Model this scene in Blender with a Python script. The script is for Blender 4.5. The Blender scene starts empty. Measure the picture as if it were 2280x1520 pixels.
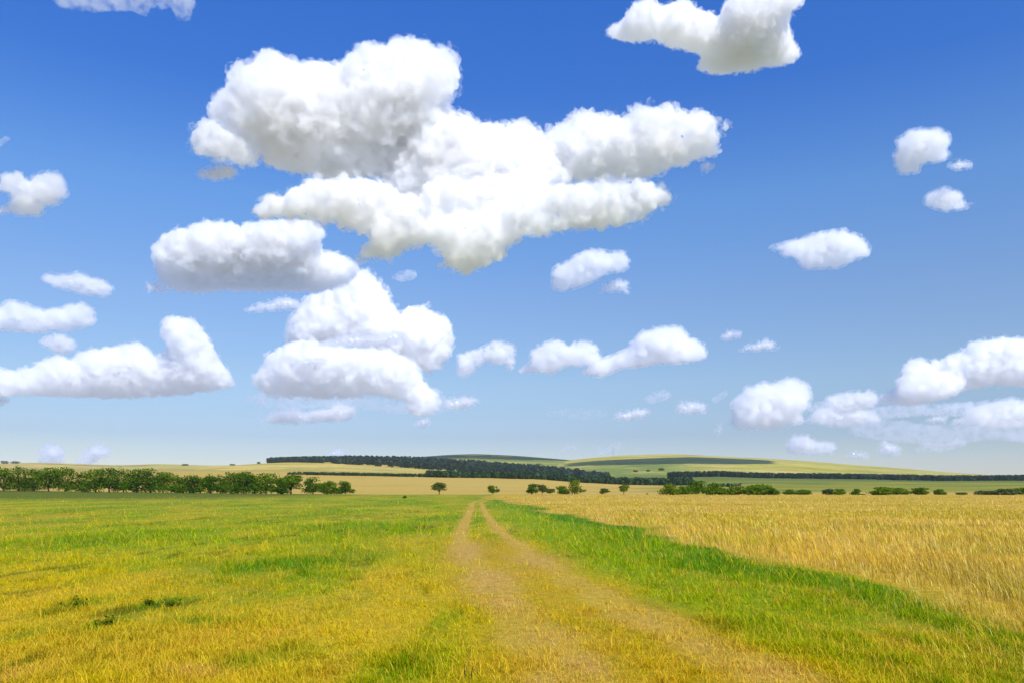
import bpy, bmesh, math, random, time
import numpy as np
from mathutils import Vector, Matrix

T0 = time.time()
sc = bpy.context.scene
COL = sc.collection
F, CX, HY, CAMH = 1773.0, 1140.0, 1088.0, 1.7      # focal length, centre column, eye level (pixels of the photograph) and eye height (m)

# ------------------------------------------------------------------ helpers
def lin(c):
    c = np.asarray(c, float) / 255.0
    return np.where(c <= 0.04045, c / 12.92, ((c + 0.055) / 1.055) ** 2.4)
KG = 1.35
HAZE = 5e-5
def alb(r, g, b, k=KG):
    v = lin((r, g, b)) / k
    return (float(v[0]), float(v[1]), float(v[2]), 1.0)

def tag(o, label=None, cat=None, group=None, kind=None):
    if label: o['label'] = label
    if cat: o['category'] = cat
    if group: o['group'] = group
    if kind: o['kind'] = kind
    return o

def mesh_np(name, V, faces, cols=None, smooth=False):
    """faces: list of (n,k) index arrays"""
    me = bpy.data.meshes.new(name)
    V = np.asarray(V, np.float32)
    me.vertices.add(len(V)); me.vertices.foreach_set('co', V.ravel())
    li = np.concatenate([np.asarray(f).ravel() for f in faces]).astype(np.int32)
    tot = np.concatenate([np.full(len(f), np.asarray(f).shape[1], np.int32) for f in faces])
    st = np.concatenate([[0], np.cumsum(tot)[:-1]]).astype(np.int32)
    me.loops.add(len(li)); me.loops.foreach_set('vertex_index', li)
    me.polygons.add(len(tot)); me.polygons.foreach_set('loop_start', st)
    if smooth: me.polygons.foreach_set('use_smooth', np.ones(len(tot), bool))
    me.update(calc_edges=True)
    if cols is not None:
        a = me.color_attributes.new('tint', 'FLOAT_COLOR', 'POINT')
        c = np.ones((len(V), 4), np.float32); c[:, :3] = cols[:, :3]
        a.data.foreach_set('color', c.ravel())
    return me

def add(name, me, mat=None, parent=None):
    o = bpy.data.objects.new(name, me); COL.objects.link(o)
    if mat is not None: me.materials.append(mat)
    if parent: o.parent = parent
    return o

def empty(name, loc):
    o = bpy.data.objects.new(name, None); COL.objects.link(o); o.location = loc; o.empty_display_size = .3
    return o

# value noise in numpy
def _hash(ix, iy, seed):
    h = (ix.astype(np.int64) * 374761393 + iy.astype(np.int64) * 668265263 + seed * 974711) & 0x7fffffff
    h = ((h ^ (h >> 13)) * 1274126177) & 0x7fffffff
    h = h ^ (h >> 16)
    return (h & 0xffff) / 65535.0
def vnoise(x, y, seed=0):
    ix, iy = np.floor(x), np.floor(y); fx, fy = x - ix, y - iy
    fx = fx * fx * (3 - 2 * fx); fy = fy * fy * (3 - 2 * fy)
    a, b = _hash(ix, iy, seed), _hash(ix + 1, iy, seed); c, d = _hash(ix, iy + 1, seed), _hash(ix + 1, iy + 1, seed)
    return (a * (1 - fx) + b * fx) * (1 - fy) + (c * (1 - fx) + d * fx) * fy
def fbm(x, y, seed=0, oct=4):
    s, a, t = 0, 1.0, 0
    for k in range(oct):
        s = s + a * vnoise(x * 2 ** k + 17.3 * k, y * 2 ** k - 9.1 * k, seed + k); t += a; a *= .5
    return s / t
def sstep(a, b, x):
    t = np.clip((x - a) / (b - a), 0, 1); return t * t * (3 - 2 * t)

# ------------------------------------------------------------------ camera
cam = bpy.data.cameras.new('camera'); cob = bpy.data.objects.new('camera', cam); COL.objects.link(cob)
cob.location = (0, 0, CAMH); cob.rotation_euler = (math.pi / 2, 0, 0)
cam.sensor_width = 36; cam.lens = 36 * F / 2280; cam.shift_y = (HY - 760) / 2280
cam.clip_start = .05; cam.clip_end = 90000
sc.camera = cob

# ------------------------------------------------------------------ light
EL, AZ = math.radians(46), math.radians(150)
world = bpy.data.worlds.new('World'); sc.world = world; world.use_nodes = True
nt = world.node_tree; bg = nt.nodes['Background']
sky = nt.nodes.new('ShaderNodeTexSky'); sky.sky_type = 'NISHITA'; sky.sun_disc = False
sky.sun_elevation = EL; sky.sun_rotation = AZ; sky.dust_density = .3; sky.ozone_density = 3.0; sky.air_density = 1.0
geo = nt.nodes.new('ShaderNodeTexCoord'); sep = nt.nodes.new('ShaderNodeSeparateXYZ'); ramp = nt.nodes.new('ShaderNodeValToRGB')
nt.links.new(geo.outputs['Generated'], sep.inputs[0]); nt.links.new(sep.outputs['Z'], ramp.inputs[0])
mul = nt.nodes.new('ShaderNodeMix'); mul.data_type = 'RGBA'; mul.blend_type = 'MULTIPLY'; mul.inputs[0].default_value = 1
mul.clamp_result = False
SKYGAIN = [(0.0, (.68, .66, .72)), (.016, (.67, .655, .72)), (.064, (.53, .55, .69)), (.13, (.67, .70, .775)), (.227, (.695, .775, .92)), (.336, (.58, .85, 1.14)), (.442, (.29, .65, 1.23)), (.52, (.25, .65, 1.32)), (1.0, (.22, .57, 1.2))]
cr = ramp.color_ramp
for i, (p, c) in enumerate(SKYGAIN):
    e = cr.elements[i] if i < 2 else cr.elements.new(p)
    e.position = p; e.color = (c[0] / 2, c[1] / 2, c[2] / 2, 1)
sca = nt.nodes.new('ShaderNodeVectorMath'); sca.operation = 'SCALE'; sca.inputs['Scale'].default_value = 2
nt.links.new(ramp.outputs[0], sca.inputs[0])
nt.links.new(sky.outputs[0], mul.inputs[6]); nt.links.new(sca.outputs[0], mul.inputs[7]); nt.links.new(mul.outputs[2], bg.inputs[0])
bg.inputs[1].default_value = .098
sd = Vector((math.sin(AZ) * math.cos(EL), math.cos(AZ) * math.cos(EL), math.sin(EL)))
L = bpy.data.lights.new('sun', 'SUN'); L.energy = 3.3; L.angle = math.radians(.5); L.color = (1, .965, .91)
lo = bpy.data.objects.new('sun', L); COL.objects.link(lo); lo.rotation_euler = (-sd).to_track_quat('-Z', 'Y').to_euler(); lo.location = (50, 0, 80)
sc.view_settings.view_transform = 'Standard'; sc.view_settings.look = 'None'; sc.view_settings.exposure = .62; sc.view_settings.gamma = 1
cy = sc.cycles
cy.use_denoising = True; cy.max_bounces = 36; cy.volume_bounces = 32; cy.diffuse_bounces = 4; cy.transmission_bounces = 6; cy.transparent_max_bounces = 32
cy.sample_clamp_indirect = 6

# ------------------------------------------------------------------ terrain heights
PXK = np.array([-1200, 0, 300, 600, 700, 800, 1000, 1100, 1200, 1300, 1400, 1500, 1600, 1700, 1800, 1900, 2000, 2100, 2280, 3400], float)
YK = np.array([235, 330, 500, 750, 1100, 1600], float)
PYT = np.array([
 [1100.8]*20,
 [1091,1092,1094,1096,1096,1096,1095,1095,1095,1095,1095,1095,1095,1095,1095,1095,1095,1095,1094,1094],
 [1074,1075,1076,1077,1077,1077,1079,1080,1082,1085,1087,1088,1087,1085,1084,1084,1084,1084,1083,1083],
 [1056,1056,1056,1055,1056,1058,1062,1063,1066,1074,1079,1080,1077,1074,1074,1075,1075,1076,1076,1076],
 [1046,1046,1047,1046,1047,1049,1054,1057,1060,1064,1065,1062,1060,1064,1065,1066,1068,1070,1069,1069],
 [1041,1041,1043,1042,1043,1045,1048,1051,1053,1057,1058,1056,1056,1060,1061,1062,1064,1066,1066,1066]], float)
ZT = CAMH + (HY - PYT) / F * YK[:, None]
ZT[0] = 0
def ground_z(x, y):
    x = np.asarray(x, float); y = np.asarray(y, float)
    px = CX + F * x / np.maximum(y, 1.0)
    px = np.where(y < 150, np.clip(px, -1200, 3400), px)
    zk = np.stack([np.interp(px, PXK, ZT[i]) for i in range(len(YK))])
    yk = np.clip(y, YK[0], YK[-1])
    j = np.clip(np.searchsorted(YK, yk, side='right') - 1, 0, len(YK) - 2)
    t = (yk - YK[j]) / (YK[j + 1] - YK[j])
    idx = np.arange(x.size).reshape(x.shape)
    zf = zk.reshape(len(YK), -1); jf = j.ravel(); k = idx.ravel()
    z = zf[jf, k] * (1 - t.ravel()) + zf[jf + 1, k] * t.ravel()
    return z.reshape(x.shape)
def gz(x, y): return float(ground_z(np.array([x]), np.array([y]))[0])

# ------------------------------------------------------------------ ground colours (albedo), what grows where, plus painted shade and bounce tints
def polyline_x(pts):
    """pixel polyline on the flat meadow -> x as a function of Y"""
    ys = np.array([CAMH * F / (py - HY) for px, py in pts]); xs = np.array([(px - CX) / F for px, py in pts]) * ys
    o = np.argsort(ys); return ys[o], xs[o]
RUT_L = polyline_x([(1053, 1118), (1047, 1135), (1036, 1160), (1024, 1190), (1030, 1225), (1062, 1262), (1095, 1305), (1140, 1360), (1210, 1430), (1300, 1520), (1420, 1640), (1700, 1900)])
RUT_R = polyline_x([(1071, 1118), (1080, 1140), (1098, 1165), (1130, 1195), (1190, 1238), (1265, 1285), (1345, 1330), (1455, 1390), (1575, 1445), (1720, 1510), (1960, 1640), (2450, 1900)])
EDGE_T = polyline_x([(1085, 1106), (1110, 1113), (1160, 1121), (1250, 1141), (1330, 1160), (1430, 1178), (1520, 1203), (1600, 1220), (1700, 1246), (1800, 1272), (1900, 1292), (2000, 1310), (2100, 1333), (2200, 1357), (2280, 1378), (2500, 1440)])
def at(poly, y): return np.interp(y, poly[0], poly[1])

C = {k: lin(v) / KG for k, v in dict(
    yg=(218, 192, 0), green=(152, 178, 0), lush=(100, 150, 0), dark=(108, 118, 0), straw=(238, 196, 56), tan=(218, 178, 36), yel=(216, 178, 8), track=(230, 190, 72), pale=(250, 216, 122),
    pink=(228, 182, 84), gold=(240, 196, 80), shade_green=(96, 114, 0), field=(236, 202, 104), hillgrass=(200, 186, 90), hillgreen=(122, 144, 52), slope=(180, 174, 48)).items()}
def mixc(a, b, t): return a * (1 - t[:, None]) + b * t[:, None]
def blob(px, py, cx, cy, rx, ry, rot=0.):
    c, s = math.cos(rot), math.sin(rot); dx, dy = px - cx, py - cy
    return np.exp(-(((dx * c + dy * s) / rx) ** 2 + ((-dx * s + dy * c) / ry) ** 2))
# patches of the near meadow given where they lie on the ground (x, Y in metres, radii in metres)
def gp(px, py): Y = CAMH * F / (py - HY); return ((px - CX) / F * Y, Y)
def ell(t): cx, cy_, rp, rq, w = t; Y = CAMH * F / (cy_ - HY); return (((cx - CX) / F * Y, Y), rp * Y / F, rq * Y * Y / (CAMH * F), w)
GREEN_PATCH = [ell(t) for t in [(700,1255,110,38,.9),(560,1265,90,22,.7),(780,1235,70,22,.7),(430,1255,60,18,.5),(180,1345,40,22,.9),(330,1348,30,16,.7),(385,1340,25,14,.9),(243,1385,30,18,.9),(60,1410,55,25,.6),(620,1455,60,28,.6),(540,1475,40,18,.8),(690,1450,50,20,.5),
    (470,1380,110,10,.6),(930,1470,60,40,.9),(970,1400,30,28,.7),(870,1490,40,25,.6),(1080,1212,35,20,.8),(1250,1390,28,18,.6),(1370,1475,35,35,.8),(1160,1268,45,6,.6),(1000,1230,20,10,.5),(1690,1430,60,25,.6),(900,1180,60,20,.4),(250,1205,50,12,.4),(420,1200,40,10,.4),(100,1160,90,14,.4),(350,1305,30,12,.5)]]
TAN_PATCH = [ell(t) for t in [(60,1320,60,18,.7),(150,1300,60,22,.7),(480,1305,60,15,.5),(560,1310,60,16,.5),(850,1290,80,30,.6),(300,1470,130,30,.8),(80,1470,80,40,.7),(640,1400,80,18,.5),(720,1500,70,30,.6),(450,1500,90,18,.8),(1120,1450,60,40,.4),(200,1140,60,5,.6),(30,1150,50,6,.6),(250,1160,40,6,.5),(1420,1380,90,30,.5),(1600,1460,110,35,.6)]]
PINK_PATCH = [ell(t) for t in [(1040,1225,32,22,.9),(1095,1290,60,25,.9),(1190,1247,60,15,.7),(1130,1345,40,18,.8),(1230,1420,70,25,.4),(1300,1475,50,25,.9),(1220,1515,70,20,.7),(1720,1495,60,25,.6),(1560,1435,60,18,.4),(1450,1385,60,20,.4),(40,1500,50,20,.5),(420,1495,70,12,.6)]]
def bare(x, y):
    n = fbm(x / .2, y / .6, 37, 3); b = x * 0
    for (gx, gy), rx, ry, w in PINK_PATCH: b = np.maximum(b, np.exp(-((x - gx) / rx) ** 2 - ((y - gy) / ry) ** 2) * w)
    return np.clip(b * (.5 + 1.1 * n), 0, 1)
def meadow_color(x, y, fine=True):
    n1 = fbm(x / 7, y / 14, 3); n2 = fbm(x / 1.5, y / 4.5, 11); n3 = fbm(x / .35, y / 1.1, 23, 3)
    xl, xr, xe = at(RUT_L, y), at(RUT_R, y), at(EDGE_T, y)
    wob = (fbm(x / .8, y / 1.5, 31) - .5)
    c = np.repeat(C['yg'][None], len(x), 0)
    c = mixc(c, C['green'], np.clip(sstep(.5, .66, n1 * .6 + n2 * .4) * .75, 0, 1))
    c = mixc(c, C['straw'], sstep(.54, .70, n2 * .5 + n3 * .5) * .6)
    c = mixc(c, C['green'], sstep(.5, .66, fbm(x / .8, y / 2.6, 19) * .65 + n3 * .35) * .75)
    c = mixc(c, C['green'], .55 * sstep(12, 24, y) * (.5 + n2)); nb = fbm(x / 3.2, y / 9, 13); c = mixc(c, C['lush'] * 1.15, sstep(.52, .68, nb) * .5 * sstep(9, 15, y)); c = mixc(c, C['straw'], sstep(.48, .34, nb) * .35); c = mixc(c, C['tan'], sstep(15, 9, y) * sstep(.38, .62, n2 * .5 + n3 * .5) * .5)
    c = mixc(c, C['shade_green'], sstep(105, 165, y) * sstep(-30, -75, x) * .8)  # cloud shadow before the left tree row, put in as darker green
    for (gx, gy), rx, ry, w in TAN_PATCH:
        c = mixc(c, C['tan'], np.clip(np.exp(-((x - gx) / rx) ** 2 - ((y - gy) / ry) ** 2) * w * (1.5 * n3 + .6 * n2 - .35), 0, 1))
    for (gx, gy), rx, ry, w in GREEN_PATCH:
        c = mixc(c, C['lush'], np.clip(np.exp(-((x - gx) / rx) ** 2 - ((y - gy) / ry) ** 2) * w * (1.3 * n2 + 1.1 * n3 - .35), 0, 1))
    c = mixc(c, C['dark'], sstep(.56, .72, fbm(x / .3, y / 1.0, 27, 3) * .6 + fbm(x / 2, y / 5, 29) * .4) * .8)
    # worn ground between and round the ruts near the camera
    worn = sstep(1.0, .2, np.abs(x - (xl + xr) / 2) / np.maximum((xr - xl) / 2 + .9, .3) - .25 + wob * .5) * sstep(34, 22, y)
    c = mixc(c, C['yel'], worn * .7); c = mixc(c, C['tan'], worn * sstep(.45, .65, n3 * .5 + n2 * .5) * .8)
    # right verge: green strip between the right rut and the tall grass
    d = xe - x
    strip = sstep(-.5, .3, d + wob) * sstep(.2, 1.6, x - xr + wob * .8)
    c = mixc(c, C['green'], strip * (.65 + .3 * n2))
    c = mixc(c, C['lush'], strip * sstep(3.2, .3, d + (n2 - .5) * 5) * (.55 + .4 * sstep(9, 18, y)))
    c = mixc(c, C['tan'], strip * sstep(.46, .66, n2 * .6 + n3 * .4) * .6 * sstep(22, 9, y))
    # ruts
    for xc, w in ((xl, .22), (xr, .20)):
        wn = w * (1 + .7 * sstep(22, 10, y)); r = sstep(wn + .22, wn - .12, np.abs(x - xc) + wob * .4 + (n3 - .5) * .35)
        keep = np.clip((y - 4) / 16, .75, 1)
        c = mixc(c, C['track'], r * .9 * keep)
    c = mixc(c, C['pink'], np.clip(bare(x, y) * 1.15, 0, 1))
    # tall dry grass
    tall = sstep(.3, -.6, d + wob * 1.2 + (fbm(x / 3, y / 5, 33) - .5) * (2.0 + y / 18)) * (y < 1e5)
    gcol = mixc(np.repeat(C['gold'][None], len(x), 0), C['straw'], sstep(.4, .7, n1)); gcol = mixc(gcol, C['yg'] * .85, sstep(.46, .64, n2 * .5 + n1 * .5) * .75)
    c = c * (1 - tall[:, None]) + gcol * tall[:, None]
    return c, tall, np.maximum(sstep(.45, .2, np.abs(x - xl)), sstep(.42, .18, np.abs(x - xr))), worn
def far_color(x, y):
    px = CX + F * x / np.maximum(y, 1)
    n = fbm(x / 60, y / 25, 41); st = vnoise(x / 400, y / 4.5, 47)
    c = np.repeat(C['field'][None], len(x), 0)
    c = mixc(c, C['straw'] * .95, st * .6); c = mixc(c, C['tan'] * .95, sstep(.5, .75, n) * .35)
    right = sstep(1380, 1560, px + (n - .5) * 250) * sstep(300, 380, y)
    g = mixc(np.repeat(C['slope'][None], len(x), 0), C['hillgreen'], sstep(.4, .65, fbm(x / 90, y / 40, 57)))
    c = mixc(c, g, right)
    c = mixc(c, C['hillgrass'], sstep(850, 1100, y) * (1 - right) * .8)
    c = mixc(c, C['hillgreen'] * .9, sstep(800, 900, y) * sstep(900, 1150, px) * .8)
    c = mixc(c, np.array((.36, .48, .66)), np.maximum(sstep(1750, 2300, y), sstep(1700, 2600, np.abs(px - 1140)) * sstep(300, 500, y)))      # unseen ground tinted cool to bounce light onto the cloud bases
    c = mixc(c, np.array((.50, .50, .47)), sstep(4300, 5600, y))  # neutral bounce colour on unseen ground, for the horizon clouds
    return c

# ------------------------------------------------------------------ materials
def nodes(name):
    m = bpy.data.materials.new(name); m.use_nodes = True
    nt = m.node_tree; b = nt.nodes['Principled BSDF']; b.inputs['Roughness'].default_value = .9; b.inputs['Specular IOR Level'].default_value = .15
    return m, nt, b
def mat_tint(name, noise=None, bump=0.):
    """albedo from the per-vertex map of plants, soil and painted shade and bounce tints, broken up by fine procedural noise"""
    m, nt, b = nodes(name)
    a = nt.nodes.new('ShaderNodeAttribute'); a.attribute_name = 'tint'
    src = a.outputs['Color']
    if noise:
        g = nt.nodes.new('ShaderNodeNewGeometry')
        for sc_, lo_, hi_ in noise:
            mp = nt.nodes.new('ShaderNodeMapping'); mp.inputs['Scale'].default_value = sc_ if isinstance(sc_, tuple) else (sc_,) * 3
            nt.links.new(g.outputs['Position'], mp.inputs[0])
            n = nt.nodes.new('ShaderNodeTexNoise'); n.inputs['Scale'].default_value = 1; n.inputs['Detail'].default_value = 5; n.inputs['Roughness'].default_value = .65
            nt.links.new(mp.outputs[0], n.inputs['Vector'])
            mr = nt.nodes.new('ShaderNodeMapRange'); mr.inputs[1].default_value = .3; mr.inputs[2].default_value = .7; mr.inputs[3].default_value = lo_; mr.inputs[4].default_value = hi_
            nt.links.new(n.outputs['Fac'], mr.inputs[0])
            mx = nt.nodes.new('ShaderNodeVectorMath'); mx.operation = 'SCALE'; nt.links.new(src, mx.inputs[0]); nt.links.new(mr.outputs[0], mx.inputs['Scale']); src = mx.outputs[0]
            if bump:
                bp = nt.nodes.new('ShaderNodeBump'); bp.inputs['Strength'].default_value = bump; bp.inputs['Distance'].default_value = .05
                nt.links.new(n.outputs['Fac'], bp.inputs['Height']); nt.links.new(bp.outputs[0], b.inputs['Normal']); bump = 0
    nt.links.new(src, b.inputs['Base Color'])
    return m
def mat_leaf(name, trans=.35):
    m, nt, b = nodes(name); nt.nodes.remove(b)
    a = nt.nodes.new('ShaderNodeAttribute'); a.attribute_name = 'tint'
    d = nt.nodes.new('ShaderNodeBsdfDiffuse'); t = nt.nodes.new('ShaderNodeBsdfTranslucent'); mx = nt.nodes.new('ShaderNodeMixShader'); mx.inputs[0].default_value = trans
    nt.links.new(a.outputs['Color'], d.inputs[0]); nt.links.new(a.outputs['Color'], t.inputs[0])
    nt.links.new(d.outputs[0], mx.inputs[1]); nt.links.new(t.outputs[0], mx.inputs[2])
    nt.links.new(mx.outputs[0], nt.nodes['Material Output'].inputs['Surface'])
    return m
def mat_plain(name, col, rough=.8, nscale=6., var=.25, metal=0.):
    m, nt, b = nodes(name); b.inputs['Roughness'].default_value = rough; b.inputs['Metallic'].default_value = metal
    tc = nt.nodes.new('ShaderNodeTexCoord'); n = nt.nodes.new('ShaderNodeTexNoise'); n.inputs['Scale'].default_value = nscale; n.inputs['Detail'].default_value = 4
    nt.links.new(tc.outputs['Object'], n.inputs['Vector'])
    r = nt.nodes.new('ShaderNodeValToRGB'); e = r.color_ramp.elements
    e[0].position = .3; e[1].position = .7
    e[0].color = tuple(c * (1 - var) for c in col[:3]) + (1,); e[1].color = tuple(min(1, c * (1 + var)) for c in col[:3]) + (1,)
    nt.links.new(n.outputs['Fac'], r.inputs[0]); nt.links.new(r.outputs[0], b.inputs['Base Color'])
    return m
M_ground = mat_tint('meadow_soil', [((6, 6, 6), .62, 1.1), ((45, 45, 45), .6, 1.15)], .4)
M_track = mat_tint('worn_track_soil', [((9, 9, 9), .7, 1.12), ((60, 60, 60), .6, 1.2)], .6)
M_hill = mat_tint('hill_grass', [((.006, .012, .02), .75, 1.2), ((.05, .08, .1), .82, 1.15)])
M_grass = mat_leaf('grass_blades', .3)
M_crown = mat_leaf('leaves', .25)
M_bark = mat_plain('bark', (.055, .042, .03))
M_steel = mat_plain('painted_steel', (.22, .23, .25), .5)
M_stalk = mat_plain('dead_stalk', (.05, .035, .02))

# ------------------------------------------------------------------ ground sheet
ys = np.concatenate([np.linspace(-40, 3, 24), 3 + 237 * (np.linspace(0, 1, 420)[1:] ** 2.2), np.geomspace(240, 1700, 220)[1:], np.geomspace(1700, 60000, 30)[1:]])
us = np.concatenate([np.linspace(-3, -1.0, 14)[:-1], np.linspace(-1.0, 1.0, 420), np.linspace(1.0, 3, 14)[1:]])
U, Yg = np.meshgrid(us, ys); Xg = U * (np.maximum(Yg, 0) + 12)
x, y = Xg.ravel(), Yg.ravel()
z = ground_z(x, y) + (fbm(x / 1.3, y / 1.3, 71) - .5) * .05 * (y < 240) + (fbm(x / 60, y / 60, 77) - .5) * 1.2 * sstep(300, 600, y)
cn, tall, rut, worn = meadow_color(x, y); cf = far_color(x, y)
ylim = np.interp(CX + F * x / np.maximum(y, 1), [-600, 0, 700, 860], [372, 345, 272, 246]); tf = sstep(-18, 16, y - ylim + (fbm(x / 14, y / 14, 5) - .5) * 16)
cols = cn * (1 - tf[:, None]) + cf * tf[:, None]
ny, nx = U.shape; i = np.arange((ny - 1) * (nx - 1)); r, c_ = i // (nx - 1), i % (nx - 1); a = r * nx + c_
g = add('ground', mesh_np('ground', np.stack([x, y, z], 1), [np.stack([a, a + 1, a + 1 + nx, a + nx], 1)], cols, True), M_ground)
tag(g, 'flat meadow and golden field running back to the hills', 'ground', kind='structure')

# the two worn wheel tracks, a thin sheet each side on the meadow
def near_z(x, y): return ground_z(x, y) + (fbm(x / 1.3, y / 1.3, 71) - .5) * .05
tv, tfc, tc_ = [], [], []
for poly, hw in ((RUT_L, .24), (RUT_R, .19)):
    yy = 19 + 87 * np.linspace(0, 1, 900) ** 1.6; n = len(yy); xc = at(poly, yy); K = 9
    tp = .02 + .98 * sstep(19, 30, yy); ew = tp * hw * (.5 + 1.1 * fbm(yy / .5, yy * 0 + 3, 91, 5)); ew2 = tp * hw * (.5 + 1.1 * fbm(yy / .45, yy * 0 + 8, 93, 5))
    off = sum(len(v) for v in tv)
    for k in range(K):
        t = k / (K - 1) * 2 - 1
        xx = xc + np.where(t < 0, t * ew, t * ew2)
        zz = near_z(xx, yy) + .008 - (abs(t) ** 6) * .012 - (1 - sstep(19, 24, yy)) * .03
        tv.append(np.stack([xx, yy, zz], 1))
        nn = fbm(xx / .25, yy / .5, 99); cc = mixc(np.repeat(C['track'][None], n, 0), C['pink'] * .9, nn); cc = mixc(cc, C['tan'], sstep(.5, .7, fbm(xx / .4, yy / .9, 97)) * .6)
        tc_.append(cc)
    for k in range(K - 1):
        j = np.arange(n - 1) + off + k * n
        tfc.append(np.stack([j, j + n, j + n + 1, j + 1], 1))
tr = add('dirt_track', mesh_np('dirt_track', np.concatenate(tv), tfc, np.concatenate(tc_), True), M_track)
tag(tr, 'pair of pale worn wheel ruts running through the meadow to the horizon', 'track', kind='structure')

# ------------------------------------------------------------------ hills
def hill(crest, Yc, Yf, label, pal, seed, zf=-4., back=900, curve=1.5, green_=None):
    cx = np.array([p for p, q in crest], float); cyy = np.array([q for p, q in crest], float)
    px = np.linspace(cx[0], cx[-1], 240)
    k = np.linspace(cx[0], cx[-1], 241); py = np.interp(px, cx, cyy)
    py = np.convolve(np.pad(py, 5, mode='edge'), np.ones(11) / 11, 'valid')
    ts = np.concatenate([np.linspace(0, 1, 70), 1 + np.linspace(0, 1, 14)[1:]])
    PX, TT = np.meshgrid(px, ts); PYY = np.broadcast_to(py, PX.shape)
    Ycv = Yc + (vnoise(PX / 160, PX * 0, seed) - .5) * Yc * .16
    zc = CAMH + (HY - PYY) / F * Ycv
    Yv = np.where(TT <= 1, Yf + (Ycv - Yf) * TT, Ycv + (TT - 1) * back)
    Xv = (PX - CX) / F * np.where(TT <= 1, Yv, Ycv)
    zb = ground_z(((PX - CX) / F * Yf).ravel(), np.full(PX.size, float(Yf))).reshape(PX.shape) + zf
    s = np.clip(TT, 0, 1); prof = s ** curve * (1 - .0) ; prof = prof * (1 - .22 * s) / .78
    prof = np.minimum(prof, 1)
    Z = zb + (zc - zb) * prof
    Z = np.where(TT > 1, zc - (zc + 20) * sstep(0, 1, TT - 1) ** 1.2, Z)
    und = (fbm(Xv / 260, Yv / 160, seed + 3) - .5) * 10 * np.sin(np.pi * np.clip(TT, 0, 1)) ** 1
    Z = Z + und
    x, y = Xv.ravel(), Yv.ravel()
    n = fbm(x / 240, y / 90, seed + 7); n2 = fbm(x / 60, y / 30, seed + 9)
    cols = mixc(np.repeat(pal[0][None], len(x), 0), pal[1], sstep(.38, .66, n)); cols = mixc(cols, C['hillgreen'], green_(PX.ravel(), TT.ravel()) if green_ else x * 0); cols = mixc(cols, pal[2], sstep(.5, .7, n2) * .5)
    cols = mixc(cols, np.array((.36, .48, .66)), sstep(1.05, 1.3, TT.ravel()))  # hidden back slope tinted cool as bounce fill for the clouds
    ny, nx = PX.shape; i = np.arange((ny - 1) * (nx - 1)); r, c_ = i // (nx - 1), i % (nx - 1); a = r * nx + c_
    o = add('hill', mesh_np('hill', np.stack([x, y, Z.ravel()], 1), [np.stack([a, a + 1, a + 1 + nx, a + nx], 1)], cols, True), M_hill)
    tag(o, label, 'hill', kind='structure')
    def surf(pxq, tq):
        """point on the front slope"""
        fi = np.interp(pxq, px, np.arange(len(px))); ti = np.interp(tq, ts, np.arange(len(ts)))
        i0, j0 = int(min(fi, len(px) - 2)), int(min(ti, len(ts) - 2)); fx, fy = fi - i0, ti - j0
        P = np.stack([Xv, Yv, Z], -1)
        return P[j0, i0] * (1 - fx) * (1 - fy) + P[j0, i0 + 1] * fx * (1 - fy) + P[j0 + 1, i0] * (1 - fx) * fy + P[j0 + 1, i0 + 1] * fx * fy
    return surf
pale = (C['hillgrass'], C['field'] * .9, C['hillgreen'])
hA = hill([(-900, 1036), (-300, 1034), (0, 1031), (80, 1028.5), (140, 1030), (200, 1033), (280, 1035), (340, 1031.5), (400, 1033), (470, 1036), (550, 1034), (640, 1036), (800, 1042), (950, 1058)], 2900, 1450, 'low pale dry ridge on the far left behind the tree row', pale, 201)
hB = hill([(250, 1060), (380, 1047), (470, 1039.5), (540, 1033.5), (600, 1029.5), (680, 1027), (760, 1025.5), (850, 1025), (930, 1026.5), (1050, 1033), (1150, 1041), (1250, 1050), (1350, 1062), (1450, 1075)], 1700, 960, 'rounded golden hill with a dark wood on its right flank', (C['field'] * .92, C['hillgrass'], C['hillgreen']), 211, curve=1.3)
hC = hill([(700, 1050), (800, 1032), (930, 1016.5), (1000, 1011.5), (1060, 1009.8), (1150, 1013.5), (1250, 1021.5), (1350, 1031), (1450, 1040), (1600, 1056)], 3100, 1500, 'smooth green hill rising behind the dark wood at the middle', (C['hillgrass'] * .8, C['hillgreen'], C['hillgreen'] * .8), 221)
hD = hill([(1080, 1052), (1160, 1040), (1240, 1027), (1290, 1021), (1365, 1014), (1450, 1010.6), (1520, 1010.3), (1600, 1015), (1700, 1019.5), (1800, 1026), (1900, 1034), (2000, 1041), (2060, 1046), (2100, 1050), (2200, 1056), (2280, 1060), (2600, 1072)], 2900, 1250, 'broad hill on the right with the mast on its crest', (C['hillgrass'], C['slope'], C['field'] * .9), 231, green_=lambda p, t: sstep(1620, 1450, p) * sstep(.75, .5, t) * .9)

# ------------------------------------------------------------------ grass
rng = np.random.default_rng(7)


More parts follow.
